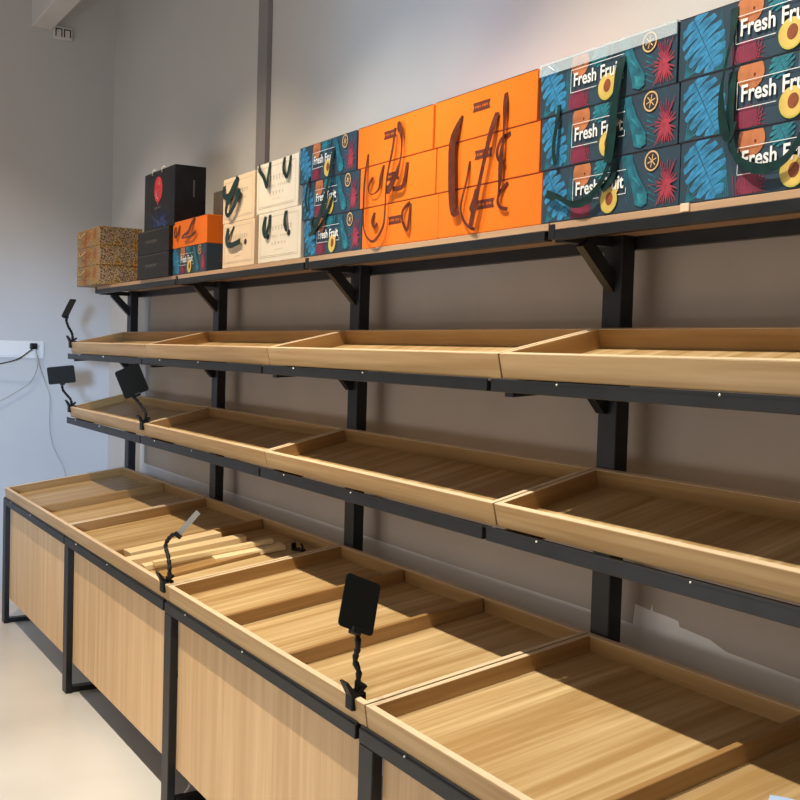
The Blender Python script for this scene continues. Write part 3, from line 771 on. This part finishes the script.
for i in range(4): A.line(.165+.022*i, .092, .165+.022*i, .104, .010, BLACKL)
A.ell(.20, .118, .010, .006, LOGOR)
rnd = random.Random(3)
for i in range(14): A.line(.09+rnd.random()*.26, .005+rnd.random()*.02, .08+rnd.random()*.28, .04+rnd.random()*.05, .012, BAGB, .003)
m.build('bag_body', t)
# marks on the side gusset
m = MB()
m.box((w-.0005, .085, .130), (w+.0006, .092, .205), BLACKL); m.build('side_lettering', t)
for x in (.12, .255):
    m = MB(); m.tube([(x, -.002, h-.014), (x+.012, -.007, h-.004), (x+.028, -.004, h+.008), (x+.034, .006, h+.002)], .0028, PWHITE, 6); m.build('white_tie', t)
# dark box behind the small orange one
m = carton_body(.55, .10, .382, DUSK); o_ = m.build('brown_box', loc=(1.262, 1.781, ZB))
tag(o_, 'dark grey-brown box standing against the wall behind the small orange box', 'box')

# patterned boxes at the far left end
def straw_box(z, h, dx, label):
    t = thing('patterned_gift_box', (-.178+dx, 1.545, z), label, 'gift box', 'floral patterned boxes at the left end of the top board')
    m = carton_body(.452, .225, h, STRAW, .004); m.build('carton', t)
    m = MB(); m.tube(smooth([(.06, -.004, h*.78), (.10, -.012, h*.60), (.16, -.014, h*.62), (.19, -.004, h*.80)]), .004, GOLD, 6); m.build('cord_handle', t)
    return t
straw_box(ZB, .1005, .0, 'brown floral patterned box at the left end of the top board, bottom one')
straw_box(ZB+.101, .1005, .004, 'brown floral patterned box at the left end of the top board, middle one')
straw_box(ZB+.202, .098, -.004, 'brown floral patterned box at the left end of the top board, top one')
# small cream shelf marker between the two nearest stacks
m = MB(); m.box((-.012, -.004, 0), (.012, -.0005, .017), CREAM, .001)
tag(m.build('shelf_marker', loc=(4.332, 1.602, 1.7745)), 'tiny cream tag on the board edge below the gap between the nearest Fresh Fruit stacks', 'tag')

# ------------------------------------------------------------------ camera
yaw, pit, rol = (math.radians(a) for a in (30.92, -2.44946594, 1.67856427))
F = Vector((-math.cos(yaw)*math.cos(pit), math.sin(yaw)*math.cos(pit), math.sin(pit)))
R = Vector((math.sin(yaw), math.cos(yaw), 0)); U = R.cross(F)
R2 = R*math.cos(rol)+U*math.sin(rol); U2 = U*math.cos(rol)-R*math.sin(rol)
cam = bpy.data.cameras.new('camera'); co = bpy.data.objects.new('camera', cam); COL.objects.link(co)
M = Matrix((R2, U2, -F)).transposed().to_4x4(); M.translation = (5.918, 0, 1.475); co.matrix_world = M
cam.sensor_width = 36; cam.lens = 36*1085/800; cam.clip_start = .05
S.camera = co

# ------------------------------------------------------------------ light
def spot(x, y, z, tx, ty, tz, e, col, ang_=100, blend=.6, rad=.03):
    l = bpy.data.lights.new('ceiling_or_standin_spot', 'SPOT'); l.energy = e; l.color = col; l.spot_size = math.radians(ang_); l.spot_blend = blend; l.shadow_soft_size = rad
    o = bpy.data.objects.new('ceiling_or_standin_spot', l); COL.objects.link(o); o.location = (x, y, z)
    o.rotation_euler = (Vector((tx, ty, tz))-Vector((x, y, z))).to_track_quat('-Z', 'Y').to_euler(); return o
WARM = (1, .83, .62); WARM2 = (1, .76, .48)
for x, e, c in ((.2, 95, (1, .86, .74)), (1.5, 190, (1, .80, .54)), (2.7, 190, (1, .87, .68)), (3.95, 340, (1, .94, .82)), (5.4, 90, (1, .93, .80))):
    spot(x, .285, 4.0, x, 1.24, .8, e, c, 68, .55, .035)
spot(4.7, .95, 3.5, 4.3, 1.9, 2.5, 22, (1, .80, .50), 95, 1, .05)          # wall washer near the right
COOL = (.45, .68, 1)
spot(6.9, -1.3, 1.7, -.76, 1.25, .90, 1500, COOL, 19, 1, .25)                 # added unseen spot standing in for daylight on the left wall
spot(4.3, -1.0, 1.5, 2.9, 1.9, 2.50, 200, (.42, .68, 1), 30, 1, .25)          # added unseen spot making the cool patch above the orange boxes
def area(loc, tgt, sx, sy, e, col):
    l = bpy.data.lights.new('low_front_fill', 'AREA'); l.shape = 'RECTANGLE'; l.size = sx; l.size_y = sy; l.energy = e; l.color = col
    o = bpy.data.objects.new('low_front_fill', l); COL.objects.link(o); o.location = loc
    o.rotation_euler = (Vector(tgt)-Vector(loc)).to_track_quat('-Z', 'Y').to_euler(); return o
area((2.4, -2.6, .42), (2.2, 1.2, .35), 5.0, .8, 40, (1, .96, .92))  # added unseen low fill, brightens the cabinet fronts
w = bpy.data.worlds.new('room_light'); S.world = w; w.use_nodes = True
w.node_tree.nodes['Background'].inputs[0].default_value = (1, .95, .90, 1)
w.node_tree.nodes['Background'].inputs[1].default_value = .35
S.view_settings.view_transform = 'Standard'; S.view_settings.look = 'None'
S.view_settings.gamma = 1; S.view_settings.use_curve_mapping = False
S.view_settings.exposure = 0.34
